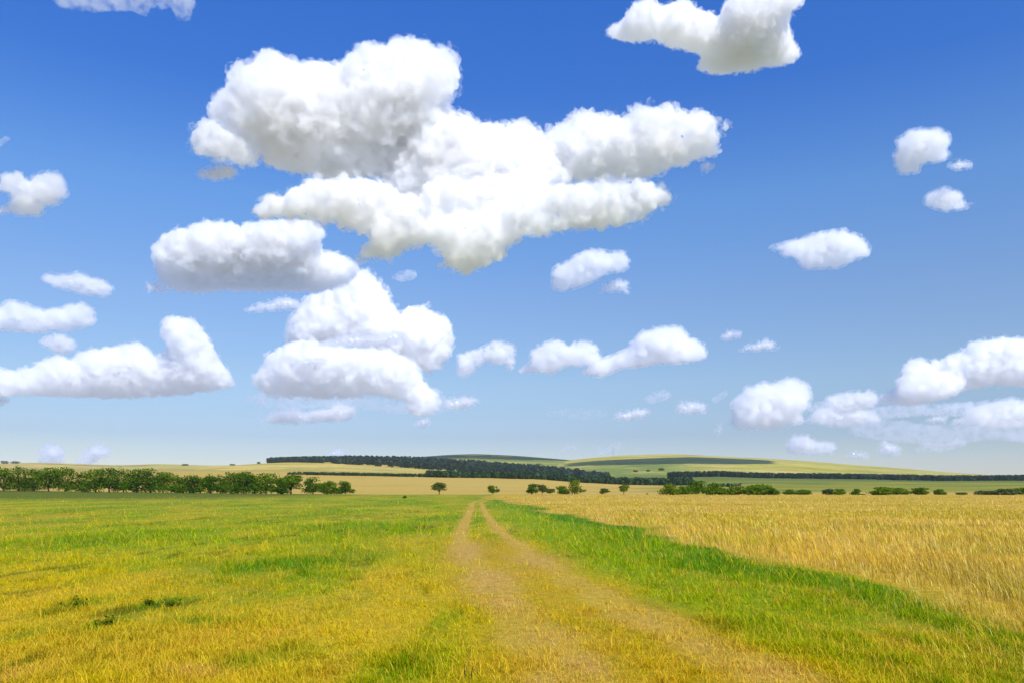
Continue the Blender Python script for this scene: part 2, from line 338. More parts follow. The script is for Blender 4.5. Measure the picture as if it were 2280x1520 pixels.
def sample_ground(n, py0, py1, px0=-420, px1=2700, p=1.0):
    v = rng.random(n)
    py = py0 + (py1 - py0) * v ** p
    px = px0 + (px1 - px0) * rng.random(n)
    Y = CAMH * F / (py - HY); return (px - CX) / F * Y, Y
def make_blades(name, x, y, h, w, col, lean_dir, lean_amt, mat, spread=1.7):
    n = len(x); z0 = near_z(x, y) - .01
    ang = rng.random(n) * 2 * np.pi; wx, wy = np.cos(ang) * w * .5, np.sin(ang) * w * .35
    ld = lean_dir + rng.normal(0, 1, n) * spread; la = np.abs(lean_amt * (1 + rng.normal(0, .5, n))) * h
    dx, dy = np.cos(ld) * la, np.sin(ld) * la
    V = np.empty((n, 5, 3), np.float32)
    V[:, 0] = np.stack([x - wx, y - wy, z0], 1); V[:, 1] = np.stack([x + wx, y + wy, z0], 1)
    mx, my, mz = x + dx * .35, y + dy * .35, z0 + h * .58
    V[:, 2] = np.stack([mx + wx * .8, my + wy * .8, mz], 1); V[:, 3] = np.stack([mx - wx * .8, my - wy * .8, mz], 1)
    V[:, 4] = np.stack([x + dx, y + dy, z0 + h * np.sqrt(np.clip(1 - (la / h) ** 2 * .5, .2, 1))], 1)
    b = np.arange(n) * 5
    quads = np.stack([b, b + 1, b + 2, b + 3], 1); tris = np.stack([b + 3, b + 2, b + 4], 1)
    return add(name, mesh_np(name, V.reshape(-1, 3), [quads, tris], np.repeat(col, 5, 0)), mat)

# short meadow grass
N = 1150000
x, y = sample_ground(N, 1101, 1760, -900, 3200, p=.85)
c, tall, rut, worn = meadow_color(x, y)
nh = fbm(x / 1.6, y / 1.6, 61); nh2 = fbm(x / 7, y / 7, 63)
greenish = sstep(.9, 1.6, c[:, 1] / np.maximum(c[:, 0], 1e-3))
keepp = (1 - rut * np.clip((y - 10) / 20, .1, .5)) * (1 - .15 * worn) * (1 - .9 * tall) * (1 - .6 * bare(x, y))
k = rng.random(N) < keepp
x, y, c, nh, nh2, worn, greenish = x[k], y[k], c[k], nh[k], nh2[k], worn[k], greenish[k]
n = len(x)
nh3 = fbm(x / .35, y / .35, 67, 2)
h = (.025 + .055 * nh ** 1.5 + .06 * sstep(.5, .8, nh3)) * (.45 + .9 * rng.random(n) ** 1.5) * (1 - .35 * worn) * (1 + .9 * greenish) * (1 + .5 * sstep(12, 30, y))
long_ = (rng.random(n) < .05) & (rng.random(n) < nh * 1.6); h = np.where(long_, h * 2.3 + .04, h)
w = np.maximum(.004 + .003 * rng.random(n), y * .00055 * (.7 + .6 * rng.random(n)))
var = rng.normal(0, 1, (n, 1))
dry = (rng.random(n) < .13)[:, None]
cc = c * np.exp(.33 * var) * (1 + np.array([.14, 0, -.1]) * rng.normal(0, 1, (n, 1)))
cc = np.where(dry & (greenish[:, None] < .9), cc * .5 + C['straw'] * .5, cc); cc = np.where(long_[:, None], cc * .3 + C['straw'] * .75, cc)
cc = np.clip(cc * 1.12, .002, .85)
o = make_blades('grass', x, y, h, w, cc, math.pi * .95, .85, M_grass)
tag(o, 'short yellow green meadow grass on both sides of the track', 'grass', kind='stuff')

# tall dry grass on the right
N = 560000
x, y = sample_ground(N, 1100.5, 1700, 1060, 3900, p=1.0)
d = at(EDGE_T, y) - x + (fbm(x / .8, y / 1.5, 31) - .5) * 1.2 + (fbm(x / 3, y / 5, 33) - .5) * (2.0 + y / 18)
k = (d < 2.2) & (rng.random(N) < sstep(.3, -2.2, d + (rng.random(N) - .5) * 1.2) * .92 + .03)
x, y, d = x[k], y[k], d[k]; n = len(x)
c, tall, rut, worn = meadow_color(x, y)
n1 = fbm(x / 5, y / 5, 83); n2 = fbm(x / 1.2, y / 1.2, 85)
clp = sstep(.35, .75, fbm(x / .7, y / .7, 93, 3)); h = (.18 + .25 * n1) * (.5 + .8 * rng.random(n) ** 1.3) * (.65 + .7 * clp) * (.62 + .38 * sstep(55, 18, y)) * (.6 + .4 * sstep(0, -1.5, d))
w = np.maximum(.005 + .004 * rng.random(n), y * .0006 * (.7 + .6 * rng.random(n)))
gold = mixc(np.repeat(C['gold'][None], n, 0), C['straw'], rng.random(n)); gold = mixc(gold, C['tan'], sstep(.45, .7, n2) * .35)
gold = mixc(gold, C['green'], ((sstep(.52, .68, n1 * .5 + fbm(x / 2.5, y / 4, 87) * .5)) * (rng.random(n) < .6)) * .8)
gold = mixc(gold, C['dark'] * 1.2, sstep(.5, .64, fbm(x / 9, y / 5, 95)) * .35)
gold = np.where(rng.random((n, 1)) < .27 + .5 * (fbm(x / 6, y / 3, 89)[:, None] - .5), C['pale'], gold)
cc = np.clip(gold * np.exp(.30 * rng.normal(0, 1, (n, 1))) * 1.12, .002, .9)
o = make_blades('tall_grass', x, y, h, w, cc, math.pi * 1.0, .45, M_grass, .7)
tag(o, 'tall golden dry grass leaning left over the right half of the field', 'grass', kind='stuff')

# ------------------------------------------------------------------ trees
def tube(V, Fc, p, q, r0, r1, n=6):
    p, q = np.array(p, float), np.array(q, float); d = q - p; L_ = np.linalg.norm(d) + 1e-9; d /= L_
    a = np.cross(d, [0, 0, 1.0]) if abs(d[2]) < .9 else np.cross(d, [1.0, 0, 0]); a /= np.linalg.norm(a); b = np.cross(d, a)
    o = len(V); th = np.arange(n) / n * 2 * np.pi
    for c, r in ((p, r0), (q, r1)):
        for t in th: V.append(c + (a * math.cos(t) + b * math.sin(t)) * r)
    for k in range(n): Fc.append((o + k, o + (k + 1) % n, o + n + (k + 1) % n, o + n + k))
def leaves(centers, nrng, nleaf, size, base, flat=.75, var=.22):
    """leaf clumps spread through several crown lobes; centers: (x,y,z,rx,rz)"""
    w = np.array([c[3] ** 2 * c[4] for c in centers]) ** .8; w /= w.sum()
    ci = nrng.choice(len(centers), nleaf, p=w); Cn = np.array(centers)[ci]
    v = nrng.normal(0, 1, (nleaf, 3)); v /= np.linalg.norm(v, axis=1)[:, None]
    rad = nrng.random(nleaf) ** .38
    lump = 1 + .35 * (fbm(v[:, 0] * 2.2 + ci * 7.7, v[:, 2] * 2.2 + v[:, 1] * 1.7, 301, 3) - .5) * 2
    P = Cn[:, :3] + v * (rad * lump)[:, None] * np.stack([Cn[:, 3], Cn[:, 3], Cn[:, 4]], 1)
    A = nrng.normal(0, 1, (nleaf, 3)); A /= np.linalg.norm(A, axis=1)[:, None]
    B = np.cross(A, v + nrng.normal(0, .6, (nleaf, 3))); B /= np.linalg.norm(B, axis=1)[:, None] + 1e-9
    s = size * (.6 + .8 * nrng.random((nleaf, 1)))
    Q = np.stack([P + A * s, P + B * s * flat, P - A * s, P - B * s * flat], 1).reshape(-1, 3)
    b = np.arange(nleaf) * 4
    clump = _hash(ci * 1.0, np.floor(v[:, 0] * 2) + 5 * np.floor(v[:, 2] * 2), 9)
    col = np.array(base)[None, :3] * np.exp(var * nrng.normal(0, 1, (nleaf, 1))) * (.75 + .5 * clump[:, None])
    col = col * (1 + np.array([.25, .05, 0]) * nrng.normal(0, .5, (nleaf, 1)))
    return Q, np.stack([b, b + 1, b + 2, b + 3], 1), np.repeat(np.clip(col, .004, .5), 4, 0)
LEAF = {k: tuple(c * 1.15 for c in v) for k, v in {'dark': (.056, .116, .004), 'mid': (.084, .148, .005), 'bright': (.115, .165, .008), 'olive': (.085, .105, .018), 'dull': (.07, .095, .03)}.items()}
def plant(kind, name, px, top, base, wpx, col, label, cat, group=None, seed=0, depth=None, trunk=None, nleaf=1500, lobes=7, open_=0., zoff=0., crown_lo=None, lean=0.):
    nr = np.random.default_rng(seed + 1000); rd = random.Random(seed)
    Y = depth; X = (px - CX) / F * Y; z0 = gz(X, Y)
    H = CAMH + (HY - top) / F * Y - z0; W = wpx / F * Y
    root = empty(name, (X, Y, z0 + zoff)); tag(root, label, cat, group)
    if crown_lo is None: crown_lo = .28 if kind == 'tree' else .02
    V, Fc = [], []
    th = H * (crown_lo + .12); r = (.035 + .01 * rd.random()) * H if kind == 'tree' else .02 * H
    fork = (lean * th, 0, th * .55)
    tube(V, Fc, (0, 0, -.25), fork, r, r * .75, 8)
    cents = []; nl = lobes
    for k in range(nl):
        a = 2 * math.pi * k / nl + rd.random() * .8
        rr = W * .5 * (.30 + .32 * rd.random()); hz = H * (crown_lo + (1 - crown_lo) * (.14 + .68 * rd.random()))
        c = (math.cos(a) * rr + lean * hz, math.sin(a) * rr, hz, W * .5 * (.36 + .2 * rd.random()) * (1 - open_ * .35), (H - H * crown_lo) * (.2 + .1 * rd.random()) * (1 - open_ * .3))
        cents.append(c)
        mid = tuple((np.array(fork) * .5 + np.array(c[:3]) * .5) * np.array((1, 1, .95)))
        tube(V, Fc, fork, mid, r * .5, r * .3, 5); tube(V, Fc, mid, c[:3], r * .3, r * .1, 5)
    cents.append((lean * H * .8, 0, H * .80, W * .30, H * .19)); cents.append((lean * H * .5, 0, H * (crown_lo + .30), W * .34, H * .22))
    if kind == 'tree' and crown_lo < .12 and W > 4: cents += [((rd.random() - .5) * W * .9, (rd.random() - .5) * W * .4, H * (.12 + .14 * rd.random()), W * (.16 + .12 * rd.random()), H * .16) for _ in range(6)]
    if kind == 'bush': cents += [((rd.random() - .5) * W * .5, (rd.random() - .5) * W * .3, H * .28, W * .36, H * .28) for _ in range(3)]
    tube(V, Fc, fork, (lean * H * .8, 0, H * .75), r * .6, r * .12, 5)
    add('trunk' if kind == 'tree' else 'stems', mesh_np('trunk', np.array(V), [np.array(Fc)], None, True), M_bark, root)
    Q, fq, cc = leaves(cents, nr, int(nleaf * 1.35), max(.085 * W ** .5, .0005 * Y), LEAF[col])
    Q[:, 2] = np.maximum(Q[:, 2], -.05)
    # scale the crown so that its outline has the height and width seen
    zt = np.quantile(Q[:, 2], .997); Q[:, 2] *= np.where(Q[:, 2] > 0, H / zt, 1); xw = (np.quantile(Q[:, 0], .99) - np.quantile(Q[:, 0], .01)); Q[:, 0] = (Q[:, 0] - np.median(Q[:, 0])) * W / xw + np.median(Q[:, 0])
    add('crown' if kind == 'tree' else 'foliage', mesh_np('crown', Q, [fq], cc), M_crown, root)
    return root
ORD = ['first', 'second', 'third', 'fourth', 'fifth', 'sixth', 'seventh', 'eighth', 'ninth', 'tenth', 'eleventh', 'twelfth', 'thirteenth', 'fourteenth', 'fifteenth', 'sixteenth', 'seventeenth', 'eighteenth', 'nineteenth', 'twentieth']
ROW = [(8,1042,1091,52),(42,1041,1092,46),(74,1045,1091,42),(108,1043,1092,50),(146,1042,1093,52),(182,1051,1093,36),(213,1046,1094,46),(243,1044,1095,46),(275,1045,1095,42),(306,1046,1096,44),(335,1045,1096,44),(363,1050,1096,36),
 (392,1056,1097,42),(421,1057,1098,40),(446,1059,1098,36),(468,1056,1099,36),(491,1057,1100,34),(516,1051,1100,42),(543,1049,1100,44),(567,1057,1101,36),(592,1052,1102,60),(626,1065,1101,32),(648,1056,1101,48),(697,1061,1101,42),(728,1070,1102,34),(748,1084,1102,15),(769,1070,1102,32)]
RIGHT_LAB = {20: 'widest dark tree of the left row, low branches to the ground, near its right end', 21: 'small tree squeezed between the widest tree and a tall round tree in the row', 22: 'tall round dark tree with a bare trunk, right of the small squeezed tree',
 23: 'open crowned tree with sky gaps standing clear of the dark row', 24: 'compact dark round tree, third from the right end of the row', 25: 'sapling between the last two trees at the row end', 26: 'spreading tree that ends the left row beside the golden field'}
GT = 'trees in the long row on the left'
for k, (px, top, base, w) in enumerate(ROW):
    dep = 330 - 70 * min(1, px / 700) + 6 * ((k * 7) % 3 - 1)
    lab = RIGHT_LAB.get(k) or (f'dark green tree, {ORD[k]} from the left end of the long tree row')
    plant('tree', 'tree', px, top - (3 if px < 350 else 0), base, w * 1.18, ('mid', 'dark', 'dark', 'mid', 'mid', 'dark', 'mid', 'dark')[k % 8], lab, 'tree', GT, seed=k, depth=dep, nleaf=1500 if w > 20 else 500, crown_lo=(.03, .10, .05, .14)[k % 4] if k < 17 else (.06, .16, .1)[k % 3], lobes=8 + k % 3, open_=.15 * (k % 3))
    
D = 252
SING = [('tree', 978, 1073, 31, 'olive', 'lone open crowned tree left of where the track meets the horizon', .2, 8, .8),
 ('tree', 1097, 1079, 25, 'mid', 'lone bushy tree just right of the end of the track', .08, 8, .4),
 ('tree', 1184, 1076, 25, 'dark', 'dense dark tree at the left of the small central group', .08, 6, 0),
 ('tree', 1207, 1077, 25, 'olive', 'forked airy tree beside the dense one in the central group', .2, 7, .6),
 ('tree', 1226, 1087, 18, 'olive', 'little vee shaped tree in the middle of the central group', .25, 5, .4),
 ('tree', 1252, 1081, 28, 'mid', 'slanting bushy tree against the left side of the big central one', .1, 6, .1),
 ('tree', 1280, 1066, 40, 'bright', 'largest tree of the central group with a sunlit top', .1, 8, .1),
 ('tree', 1345, 1086, 22, 'olive', 'small sparse tree alone on the edge of the golden field', .16, 5, .5),
 ('tree', 1389, 1078, 21, 'bright', 'narrow upright tree right of the small sparse one', .2, 6, .3)]
for k, (kd, px, top, w, col, lab, lo_, lb, op) in enumerate(SING):
    plant(kd, 'tree', px, top, 1104, w, col, lab, 'tree', 'scattered trees at the field edge', seed=60 + k, depth=D - 4 + (k * 5) % 9, nleaf=int(900 * (1 - op * .4)), crown_lo=lo_, lobes=lb, open_=op)
plant('bush', 'sapling', 1441, 1097, 1104, 5, 'olive', 'tiny sapling alone between the narrow tree and the green bushes', 'sapling', seed=71, depth=D, nleaf=160, lobes=3)
BUSH = [(1490, 1076, 42, 'bright', 'bright bush at the left end of the long green thicket'), (1522, 1081, 36, 'mid', 'low mid green bush behind the left end of the thicket'), (1550, 1069, 40, 'dark', 'tall dark bush rising behind the thicket'),
 (1592, 1075, 52, 'mid', 'wide round bush in the middle of the thicket'), (1638, 1081, 46, 'bright', 'lower light green bush right of the thicket middle'), (1685, 1077, 56, 'mid', 'broad domed bush near the right end of the thicket'), (1718, 1085, 30, 'dark', 'dark bush closing the right end of the thicket'),
 (1757, 1088, 26, 'mid', 'loose bush just past the gap right of the thicket'), (1788, 1089, 32, 'mid', 'rounded bush right of the loose one, before a golden gap'), (1845, 1087, 30, 'dull', 'dull green bush, left one of a touching pair'), (1870, 1087, 24, 'mid', 'dark rounded bush, right one of a touching pair'),
 (1905, 1087, 20, 'dark', 'narrow dark bush with a small low one at its foot'), (1919, 1098, 14, 'olive', 'small low bush at the foot of the narrow dark one'), (1962, 1083, 44, 'mid', 'largest bush of the right side, left half of a long clump'), (2000, 1085, 40, 'mid', 'bush forming the right half of the long clump'),
 (2046, 1084, 34, 'mid', 'flat topped squarish bush between the long clump and a dark round one'), (2093, 1088, 26, 'dark', 'dark round bush alone, right of the squarish bush'), (2141, 1095, 22, 'olive', 'low faded bush sunk in the golden grass'),
 (2198, 1091, 50, 'dull', 'low grey green scrub, left patch at the right edge of the field'), (2240, 1087, 54, 'dull', 'middle patch of grey green scrub near the right edge'), (2280, 1085, 48, 'dark', 'darkest scrub bush, cut by the right edge of the picture')]
for k, (px, top, w, col, lab) in enumerate(BUSH):
    plant('bush', 'bush', px, top, 1104, w * 1.05, col, lab, 'bush', 'bushes along the far edge of the golden grass', seed=90 + k, depth=236 + (k * 11) % 13 + (14 if px == 1550 else 0), nleaf=int(260 + w * 26), lobes=6)
plant('bush', 'bush', 901, 1102, 1110, 9, 'dark', 'tiny dark bush alone on the meadow left of the lone tree', 'bush', seed=130, depth=150, nleaf=200, lobes=4)

# shrubs on the slopes behind
def slope_bush(surf, px, t, hpx, wpx, col, label, seed, n=220):
    P = surf(px, t); Y = P[1]; nr = np.random.default_rng(seed); H = hpx / F * Y; W = wpx / F * Y
    cents = [((k / 4 - .5) * W * .7, 0, H * .45, W * .28, H * .5) for k in range(5)]
    Q, fq, cc = leaves(cents, nr, n, .0006 * Y, LEAF[col])
    o = add('shrub', mesh_np('shrub', Q, [fq], cc), M_crown); o.location = P
    tag(o, label, 'shrub', 'shrubs scattered on the far hills')
slope_bush(hA, 412, .86, 4, 13, 'dark', 'dark shrub clump on the pale slope above the left row', 1)
slope_bush(hA, 518, .99, 3, 10, 'dull', 'tiny shrub on the skyline left of the hill wood', 2)
slope_bush(hB, 576, .985, 4, 6, 'dark', 'small dark shrub on the crest just left of the wood', 3)
slope_bush(hA, 10, .95, 7, 16, 'dull', 'pale tree clump on the ridge at the left edge', 4)
slope_bush(hA, 34, .93, 6, 16, 'dull', 'second pale tree clump on the left ridge', 5)
slope_bush(hD, 1415, .30, 4, 9, 'dark', 'dark shrub low on the right hill above the pine belt', 6)
slope_bush(hD, 1443, .30, 4, 7, 'dark', 'dark shrub next to the bare slope below the mast hill', 7)
slope_bush(hD, 1472, .33, 6, 12, 'dark', 'broad dark shrub at the left tip of the right wood', 8)
slope_bush(hC, 1236, .30, 5, 10, 'dark', 'dark shrub at the right tip of the hill wood', 9)
slope_bush(hC, 1200, .62, 2, 12, 'dull', 'faint shrub streak on the middle green hill', 10)

# woods, each a mass of conifers
def wood(pts, hrange, name, label, seed, cols, per=46, slim=.34):
    nr = np.random.default_rng(seed); Vs, Cs = [], []
    P = np.array(pts); n = len(P)
    H = hrange[0] + (hrange[1] - hrange[0]) * nr.random(n) ** 1.3
    t = nr.random((n, per)) ** .8; ang = nr.random((n, per)) * 2 * np.pi
    rad = slim * H[:, None] * np.sin(np.pi * np.clip(.12 + .86 * (1 - t), 0, 1)) ** .8 * np.sqrt(nr.random((n, per))) * (.8 + .4 * nr.random((n, 1)))
    c = np.stack([P[:, None, 0] + rad * np.cos(ang), P[:, None, 1] + rad * np.sin(ang), P[:, None, 2] + H[:, None] * (.06 + .94 * t)], -1).reshape(-1, 3)
    m = len(c); A = nr.normal(0, 1, (m, 3)); A /= np.linalg.norm(A, axis=1)[:, None]; B = np.cross(A, nr.normal(0, 1, (m, 3))); B /= np.linalg.norm(B, axis=1)[:, None]
    s = (np.repeat(H, per) * .13 * (.6 + .8 * nr.random(m)))[:, None]
    Q = np.stack([c + A * s, c + B * s, c - A * s, c - B * s], 1).reshape(-1, 3); b = np.arange(m) * 4
    pick = nr.random(n)[:, None] < .3
    col = np.where(pick, np.array(cols[1])[None], np.array(cols[0])[None]) * np.exp(.2 * nr.normal(0, 1, (n, 1)))
    col = np.repeat(col, per, 0) * np.exp(.18 * nr.normal(0, 1, (m, 1)))
    o = add(name, mesh_np(name, Q, [np.stack([b, b + 1, b + 2, b + 3], 1)], np.repeat(np.clip(col, .003, .4), 4, 0)), M_crown)
    return tag(o, label, 'wood', kind='stuff')
PINE = ((.028, .054, .044), (.046, .086, .050)); PINE2 = ((.034, .072, .032), (.060, .120, .040))
nr = np.random.default_rng(5)
pts = []
for k in range(5200):
    px = 596 + 760 * nr.random(); lowt = np.interp(px, [596, 640, 700, 800, 900, 1000, 1100, 1250, 1360], [.985, .97, .90, .70, .52, .42, .36, .28, .3])
    hi = np.interp(px, [596, 900, 1050, 1200, 1360], [1.02, 1.02, 1.0, .95, .8])
    t = lowt + (hi - lowt) * nr.random()
    if px > 720 and fbm(np.array([px / 22.]), np.array([t * 9.]), 401)[0] < (.40 if t < hi - .10 else .24): continue
    P = hB(px, min(t, 1.01)); pts.append((P[0], P[1], P[2] - .3))
wood(pts, (4.5, 12.5), 'hill_forest', 'dark pine wood covering the right flank of the golden hill', 31, PINE)
pts = []
for k in range(2600):
    px = 640 + 900 * nr.random() ** .8; Y = 745 + 55 * nr.random() * np.interp(px, [640, 900, 1500], [.1, .5, 1.6])
    X = (px - CX) / F * Y; pts.append((X, Y, gz(X, Y) - .2))
hh = (2.5, 5.6)
wood([p for p in pts if CX + F * p[0] / p[1] < 950], (1.6, 3.2), 'hedge_line', 'thin dark green line of young pines across the golden slope', 32, PINE2)
wood([p for p in pts if CX + F * p[0] / p[1] >= 950], (3.2, 6.6), 'pine_treeline', 'green belt of young pines below the hill wood', 33, PINE2)
pts = []
for k in range(5200):
    px = 1488 + 1150 * nr.random(); wd = np.interp(px, [1488, 1700, 2280, 2640], [.12, 1, 1, 1]); Y = 1100 + 150 * nr.random() * wd
    X = (px - CX) / F * Y
    if vnoise(np.array([px / 9.]), np.array([Y / 30.]), 77)[0] > .62 and Y < 1130: continue
    pts.append((X, Y, gz(X, Y) - .3))
wood(pts, (3.5, 8.2), 'pine_forest', 'dark blue green pine belt below the right hill, running out to the right edge', 34, PINE)
pts = []
for k in range(40):
    px = 1586 + 70 * nr.random(); Y = 560 + 20 * nr.random(); X = (px - CX) / F * Y; pts.append((X, Y, gz(X, Y)))
wood(pts, (1.5, 2.6), 'scrub_treeline', 'short dark line of scrub on the slope above the thicket', 35, PINE)

# ------------------------------------------------------------------ mast on the right hill
P = hD(1365, .995); hm = 43.0
mast = empty('radio_mast', (P[0], P[1], P[2] - .5)); tag(mast, 'thin grey lattice radio mast standing on the crest of the right hill', 'mast')
V, Fc = [], []
for k in range(3):
    a = k * 2 * math.pi / 3
    p = lambda z, a=a: (math.cos(a) * (1.3 - .95 * z / hm), math.sin(a) * (1.3 - .95 * z / hm), z)
    tube(V, Fc, p(0), p(hm * .86), .16, .10, 6)
    a2 = (k + 1) * 2 * math.pi / 3
    q = lambda z, a=a2: (math.cos(a) * (1.3 - .95 * z / hm), math.sin(a) * (1.3 - .95 * z / hm), z)
    for j in range(14):
        z0, z1 = hm * .86 * j / 14, hm * .86 * (j + 1) / 14
        tube(V, Fc, p(z0), q(z1), .06, .06, 4); tube(V, Fc, q(z0), p(z1), .06, .06, 4)
add('lattice_tower', mesh_np('lattice', np.array(V), [np.array(Fc)]), M_steel, mast)
V, Fc = [], []; tube(V, Fc, (0, 0, hm * .85), (0, 0, hm), .14, .06, 6)
for z_ in (.9, .94): tube(V, Fc, (-.7, 0, hm * z_), (.7, 0, hm * z_), .05, .05, 4)
add('aerial', mesh_np('aerial', np.array(V), [np.array(Fc)]), M_steel, mast)

# ------------------------------------------------------------------ weeds in the foreground
def weed(px, py, wpx, label, seed, n=60, col='bright'):
    Y = CAMH * F / (py - HY); X = (px - CX) / F * Y; W = wpx / F * Y; nr = np.random.default_rng(seed)
    root = empty('weed', (X, Y, gz(X, Y))); tag(root, label, 'weed', 'leafy weeds in the meadow')
    V, Fc, Q, cc = [], [], [], []
    for s in range(7):
        a = nr.random() * 6.28; l = W * (.15 + .5 * nr.random()); tip = np.array((math.cos(a) * l, math.sin(a) * l, .03 + .07 * nr.random()))
        tube(V, Fc, (0, 0, -.02), tip, .005, .003, 5)
        for q in range(n // 4):
            c = tip * (.3 + .7 * nr.random()) + nr.normal(0, .02, 3); d = nr.normal(0, 1, 3); d[2] = abs(d[2]) * .5; d /= np.linalg.norm(d)
            b = np.cross(d, (0, 0, 1.0)); b /= np.linalg.norm(b) + 1e-6; L_ = .03 + .045 * nr.random()
            Q += [c, c + d * L_ * .5 + b * L_ * .28, c + d * L_ + np.array((0, 0, -.012)), c + d * L_ * .5 - b * L_ * .28]
            cc += [np.array(LEAF[col]) * (.7 + .6 * nr.random())] * 4
    add('stems', mesh_np('stems', np.array(V), [np.array(Fc)]), M_stalk, root)
    b = np.arange(len(Q) // 4) * 4
    add('foliage', mesh_np('foliage', np.array(Q), [np.stack([b, b + 1, b + 2, b + 3], 1)], np.array(cc)), M_crown, root)
weed(178, 1350, 70, 'broad dark leafy weed nearest the left edge of the meadow', 1, 90)
weed(330, 1348, 40, 'small leafy weed between two darker ones on the left meadow', 2)
weed(388, 1348, 48, 'dark leafy weed, right one of the left meadow clump', 3)
weed(240, 1390, 46, 'low dark weed in front of the others on the left meadow', 4)
Y = CAMH * F / (1515 - HY); X = (1048 - CX) / F * Y
root = empty('dead_stalk', (X, Y, gz(X, Y))); tag(root, 'dark dead stalks beside the left rut at the bottom edge', 'stalk')
V, Fc = [], []; tube(V, Fc, (0, 0, -.02), (.01, 0, .09), .008, .005); tube(V, Fc, (.01, 0, .09), (.025, .01, .135), .005, .003); add('stem', mesh_np('stem', np.array(V), [np.array(Fc)]), M_stalk, root)
V, Fc = [], []; tube(V, Fc, (-.045, .03, -.02), (-.06, .03, .12), .006, .004); tube(V, Fc, (-.06, .03, .12), (-.05, .04, .16), .004, .002); add('stem', mesh_np('stem', np.array(V), [np.array(Fc)]), M_stalk, root)

# ------------------------------------------------------------------ thin summer haze over the fields and hills
hz = bpy.data.meshes.new('haze'); bm = bmesh.new(); bmesh.ops.create_cube(bm, size=1); bm.to_mesh(hz); bm.free()
hm_ = bpy.data.materials.new('haze'); hm_.use_nodes = True; nt = hm_.node_tree; nt.nodes.clear(); out = nt.nodes.new('ShaderNodeOutputMaterial')
pv = nt.nodes.new('ShaderNodeVolumePrincipled'); pv.inputs['Color'].default_value = (.80, .90, 1, 1); pv.inputs['Density'].default_value = HAZE; pv.inputs['Anisotropy'].default_value = .2
nt.links.new(pv.outputs[0], out.inputs['Volume'])
hzo = add('haze', hz, hm_); hzo.scale = (10400, 4700, 225); hzo.location = (0, 2250, 225 / 2 - 25)
tag(hzo, 'thin pale summer haze over the meadow and the hills', 'haze', kind='stuff')

CORE_ON, CORE_TR, CORE_D = True, .5, 5.0
MF, FRD, FRT, HUT = 1.7, 1.0, (.49, .70), (.34, .52)
cy.volume_step_rate = 1.0; cy.volume_max_steps = 256
# ------------------------------------------------------------------ clouds: closed bodies of lumpy cumulus, a dense core inside a scattering hull
def poly_fields(poly, step):
    P = np.array(poly, float); x0, y0 = P.min(0) - 2; x1, y1 = P.max(0) + 2
    X, Y = np.meshgrid(np.arange(x0, x1, step), np.arange(y0, y1, step)); X = X.ravel(); Y = Y.ravel()
    ins = np.zeros(len(X), bool); d = np.full(len(X), 1e9); n = len(P)
    for i in range(n):
        ax, ay = P[i]; bx, by = P[(i + 1) % n]
        c = (ay > Y) != (by > Y); xi = (bx - ax) * (Y - ay) / (by - ay if by != ay else 1e-9) + ax
        ins ^= c & (X < xi)
        vx, vy = bx - ax, by - ay; t = np.clip(((X - ax) * vx + (Y - ay) * vy) / (vx * vx + vy * vy + 1e-9), 0, 1)
        d = np.minimum(d, np.hypot(X - ax - t * vx, Y - ay - t * vy))
    return X[ins], Y[ins], d[ins]
def ico(sub):
    bm = bmesh.new(); bmesh.ops.create_icosphere(bm, subdivisions=sub, radius=1)
    v = np.array([x.co[:] for x in bm.verts]); f = np.array([[q.index for q in x.verts] for x in bm.faces]); bm.free(); return v, f
ICO = {1: ico(1), 2: ico(2), 3: ico(3)}
def puffs(poly, rd, depth=0., thick=1., shear=.4):
    X, Y, d = poly_fields(poly, 2.0 if len(poly) < 16 else 3.0)
    if not len(X): return [], 0
    R = d.max(); out = []; ymid = (Y.min() + Y.max()) / 2
    T = lambda dd: thick * math.sqrt(max(dd * (2 * R - dd), 1))
    score = d.copy()
    for k in range(500):
        i = int(np.argmax(score))
        if score[i] < 2.5: break
        r = d[i]
        for fr in ((-.8, 0, .8) if r > R * .75 else (-1, -.3, .45)):
            out.append((X[i], depth + fr * max(T(r) - r * .9, 0) + shear * (Y[i] - ymid), Y[i], r))
        score[(X - X[i]) ** 2 + (Y - Y[i]) ** 2 < (r * .75) ** 2] = 0
    m = max(1.0, R / 45)
    for k in range(int(len(X) / (4.0 * m) if R > 10 else len(X) / 8)):
        i = rd.randrange(len(X)); r = min(rd.choice((5, 7, 10, 14, 20)) * m ** .5 * (.8 + .4 * rd.random()), R * .6)
        up = Y[i] < ymid + .15 * R
        r = min(r, d[i] * (1.45 if up else 1.0))
        if r < 2: continue
        front = -1 if rd.random() < .75 else 1
        out.append((X[i], depth + front * max(T(d[i]) - r * .45, 0) + shear * (Y[i] - ymid), Y[i], r))
    return out, len(X) * (4 if len(poly) < 16 else 9)
def spheres_mesh(sp, name):
    V, Fc, o = [], [], 0
    for x_, y_, z_, r in sp:
        v, f = ICO[1 if r < 7 else (2 if r < 45 else 3)]
        V.append(v * r + np.array((x_, y_, z_))); Fc.append(f + o); o += len(v)
    return mesh_np(name, np.concatenate(V), [np.concatenate(Fc)])
def tex(kind, scale, depth=2):
    t = bpy.data.textures.new('cloud_' + kind.lower(), kind); t.noise_scale = scale
    if kind == 'CLOUDS': t.noise_depth = depth; t.contrast = 1.7
    return t
